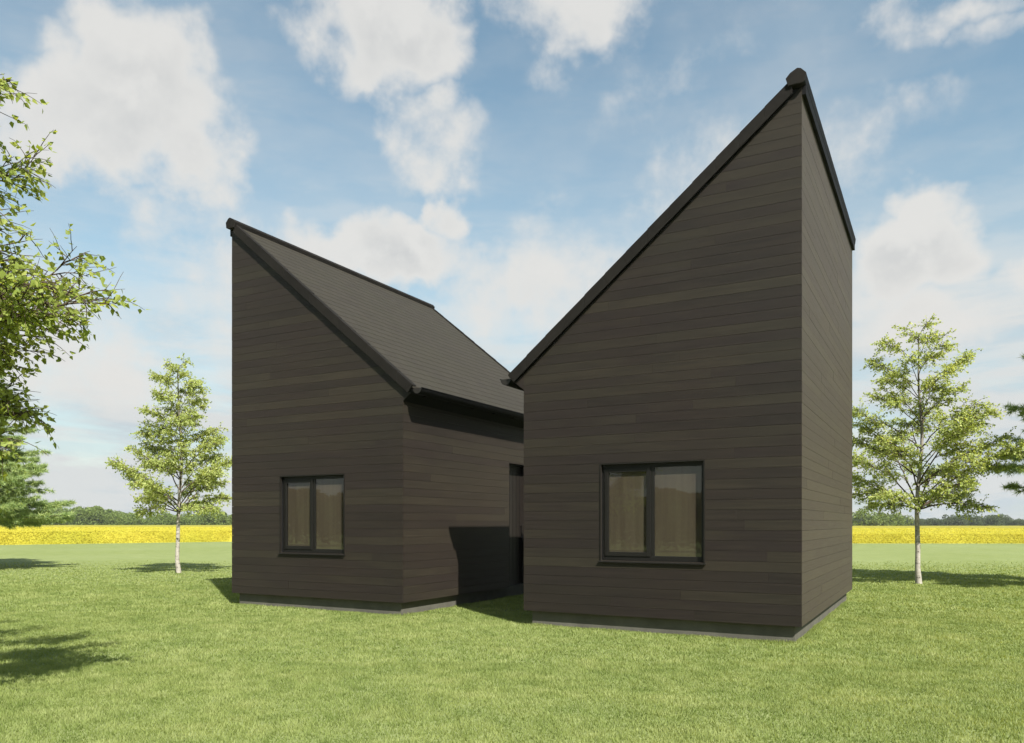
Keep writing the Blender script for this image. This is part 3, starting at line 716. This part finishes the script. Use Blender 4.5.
# ------------------------------------------------------------------ sky
def world():
    t = NT('World', True); scene.world = t.m
    el = math.asin(SUN.z); az = math.atan2(SUN.x, SUN.y)
    sky = t.n('ShaderNodeTexSky', sky_type='NISHITA'); sky.sun_disc = False
    sky.sun_elevation = el; sky.sun_rotation = az; sky.altitude = 50; sky.air_density = 1.0; sky.dust_density = .8; sky.ozone_density = 1.6
    D = t.vm('NORMALIZE', t.coord('Generated'))
    nz = t.n('ShaderNodeTexNoise'); t.put(nz.inputs['Vector'], D); nz.inputs['Scale'].default_value = 7; nz.inputs['Detail'].default_value = 3
    nz2 = t.n('ShaderNodeTexNoise'); t.put(nz2.inputs['Vector'], D); nz2.inputs['Scale'].default_value = 22; nz2.inputs['Detail'].default_value = 5
    wob = t.vm('ADD', t.vm('SCALE', t.vm('SUBTRACT', nz.outputs['Color'], (.5, .5, .5)), scale=.16), t.vm('SCALE', t.vm('SUBTRACT', nz2.outputs['Color'], (.5, .5, .5)), scale=.07))
    Dw = t.vm('ADD', D, wob)
    def blob(x, y, rx, ry, w, src):
        v = (CR*(x-512)/F+CF+Vector((0, 0, (HOR-y)/F))); ln = v.length; c = v.normalized()
        u = Vector((-c.y, c.x, 0)).normalized()*-1; vv = u.cross(c).normalized()
        # ellipse radii as angles
        cosf = 1/ln; sa = rx/F*cosf; sb = ry/F*cosf
        a = t.vm('DOT_PRODUCT', src, tuple(u/sa)); b = t.vm('DOT_PRODUCT', src, tuple(vv/sb)); k = t.vm('DOT_PRODUCT', src, tuple(c))
        d2 = t.math('ADD', t.math('MULTIPLY', a, a), t.math('MULTIPLY', b, b)); d2 = t.math('ADD', d2, t.math('MULTIPLY', t.math('SUBTRACT', 1., k), 2.))
        return t.math('MULTIPLY', t.math('SUBTRACT', 1., d2), w)
    blobs = [(135, 150, 85, 48, .9), (150, 95, 85, 78, 1), (70, 130, 85, 70, 1), (185, 150, 60, 55, .9), (60, 60, 50, 30, .7), (368, 38, 88, 66, 1.05), (432, 55, 52, 54, .95), (395, 95, 45, 30, .5),
        (448, 143, 64, 30, .62), (565, 8, 60, 26, .28), (545, 70, 20, 16, .2), (385, 245, 120, 42, 1), (437, 205, 24, 32, .9), (330, 250, 60, 25, .5), (545, 295, 110, 60, .45),
        (925, 250, 42, 52, 1), (880, 275, 50, 45, .9), (1015, 285, 45, 42, 1), (950, 330, 110, 40, .6), (955, 4, 80, 20, .36), (1010, 26, 40, 18, .3), (885, 130, 110, 30, .2), (800, 130, 60, 45, .12),
        (60, 335, 160, 60, .4), (200, 280, 90, 60, .35), (700, 180, 120, 60, .1),
        (-160, 60, 130, 90, 1), (1230, 120, 150, 90, 1), (-300, 300, 200, 60, .7), (1300, 330, 160, 60, .9)]
    acc = None
    for b in blobs:
        v = blob(*b, Dw); acc = v if acc is None else t.math('SMOOTH_MAX', acc, v, .12)
    # elsewhere in the sky (behind the camera): scattered clouds from a flat layer
    s = t.n('ShaderNodeSeparateXYZ'); t.put(s.inputs[0], D); zz = s.outputs[2]
    inv = t.math('DIVIDE', 1., t.math('ADD', t.math('MAXIMUM', zz, 0.), .10))
    flat = t.vm('SCALE', D, scale=inv)
    back = t.mapr(t.vm('DOT_PRODUCT', D, tuple(CF)), .45, .1, 0, 1, True)
    gen = t.math('MULTIPLY', t.mapr(t.noise(flat, .9, 5, .55), .5, .75, -.4, 1.), back)
    acc = t.math('MAXIMUM', acc, t.math('SUBTRACT', gen, t.math('MULTIPLY', t.math('SUBTRACT', 1., back), 3.)))
    f1 = t.noise(D, 8, 10, .60, .1); 
    Do = t.vm('ADD', D, tuple(SUN*.02+Vector((0, 0, .02))))
    f2 = t.noise(Do, 8, 10, .60, .1)
    dens = t.math('ADD', acc, t.math('MULTIPLY', t.math('SUBTRACT', f1, .5), 3.2))
    mask = t.mapr(dens, -.2, .8, 0, .93, True)
    core = t.mapr(acc, -.1, .25, 0, 1, True)     # no cloud out of nowhere
    mask = t.math('MULTIPLY', mask, t.mapr(acc, -.75, -.05, 0, 1, True))
    # thin veil, thicker to the horizon
    streak = t.noise(t.mapping(D, (2.4, 2.4, 11)), 1.9, 8, .6, .3)
    wisp = t.noise(t.mapping(D, (1.6, 1.6, 3)), 2.0, 6, .58, .1)
    low = t.mapr(zz, .46, .06, 0, 1, True)
    veil = t.math('ADD', t.math('MULTIPLY', low, t.mapr(streak, .34, .62, .45, 1.)), t.math('MULTIPLY', t.mapr(wisp, .38, .78, .06, .5), 1.), clamp=True)
    shade = t.mapr(t.math('SUBTRACT', f1, f2), -.10, .12, 0, 1, True)
    under = t.mapr(dens, .5, 1.7, 0, 1, True)
    cc = t.mix(t.math('MULTIPLY', t.math('SUBTRACT', 1., shade), t.math('MULTIPLY', under, .9)), (*CLOUD, 1), (CLOUD[0]*.70, CLOUD[1]*.725, CLOUD[2]*.76, 1))
    st2 = t.noise(t.mapping(D, (2.4, 2.4, 11), (0, 0, .18)), 1.9, 8, .6, .3)
    vcol = t.mix(t.mapr(t.math('SUBTRACT', streak, st2), -.10, .06, 0, 1, True), (*VEIL1, 1), (*VEIL2, 1))
    base = t.mix(1., sky.outputs[0], SKYT, 'MULTIPLY')
    base = t.mix(veil, base, vcol)
    col = t.mix(mask, base, cc)
    bg = t.n('ShaderNodeBackground'); t.put(bg.inputs[0], col); bg.inputs[1].default_value = .1
    t.done(bg.outputs[0])
CLOUD = (3.65, 3.6, 3.48); VEIL1 = (2.75, 3.1, 3.3); VEIL2 = (3.3, 3.42, 3.42); SKYT = (.88, .93, .76, 1)
world()

sl = bpy.data.lights.new('sun', 'SUN'); sl.energy = 5.0; sl.angle = math.radians(.6); sl.color = (1, .955, .88)
so = bpy.data.objects.new('sun', sl); COL.objects.link(so); so.rotation_euler = SUN.to_track_quat('Z', 'Y').to_euler(); so.location = (20, -15, 25)

cd = bpy.data.cameras.new('camera'); cam = bpy.data.objects.new('camera', cd); COL.objects.link(cam)
cam.location = CAM; cam.rotation_euler = (math.radians(90), 0, YAW)
cd.sensor_width = 36; cd.lens = F/1024*36; cd.shift_y = (HOR-371.5)/1024; cd.clip_end = 9000; cd.clip_start = .05
scene.camera = cam
vs = scene.view_settings; vs.view_transform = 'Standard'; vs.look = 'None'; vs.gamma = 1; vs.exposure = 1.1; vs.use_curve_mapping = False
scene.cycles.transparent_max_bounces = 12; scene.cycles.max_bounces = 6
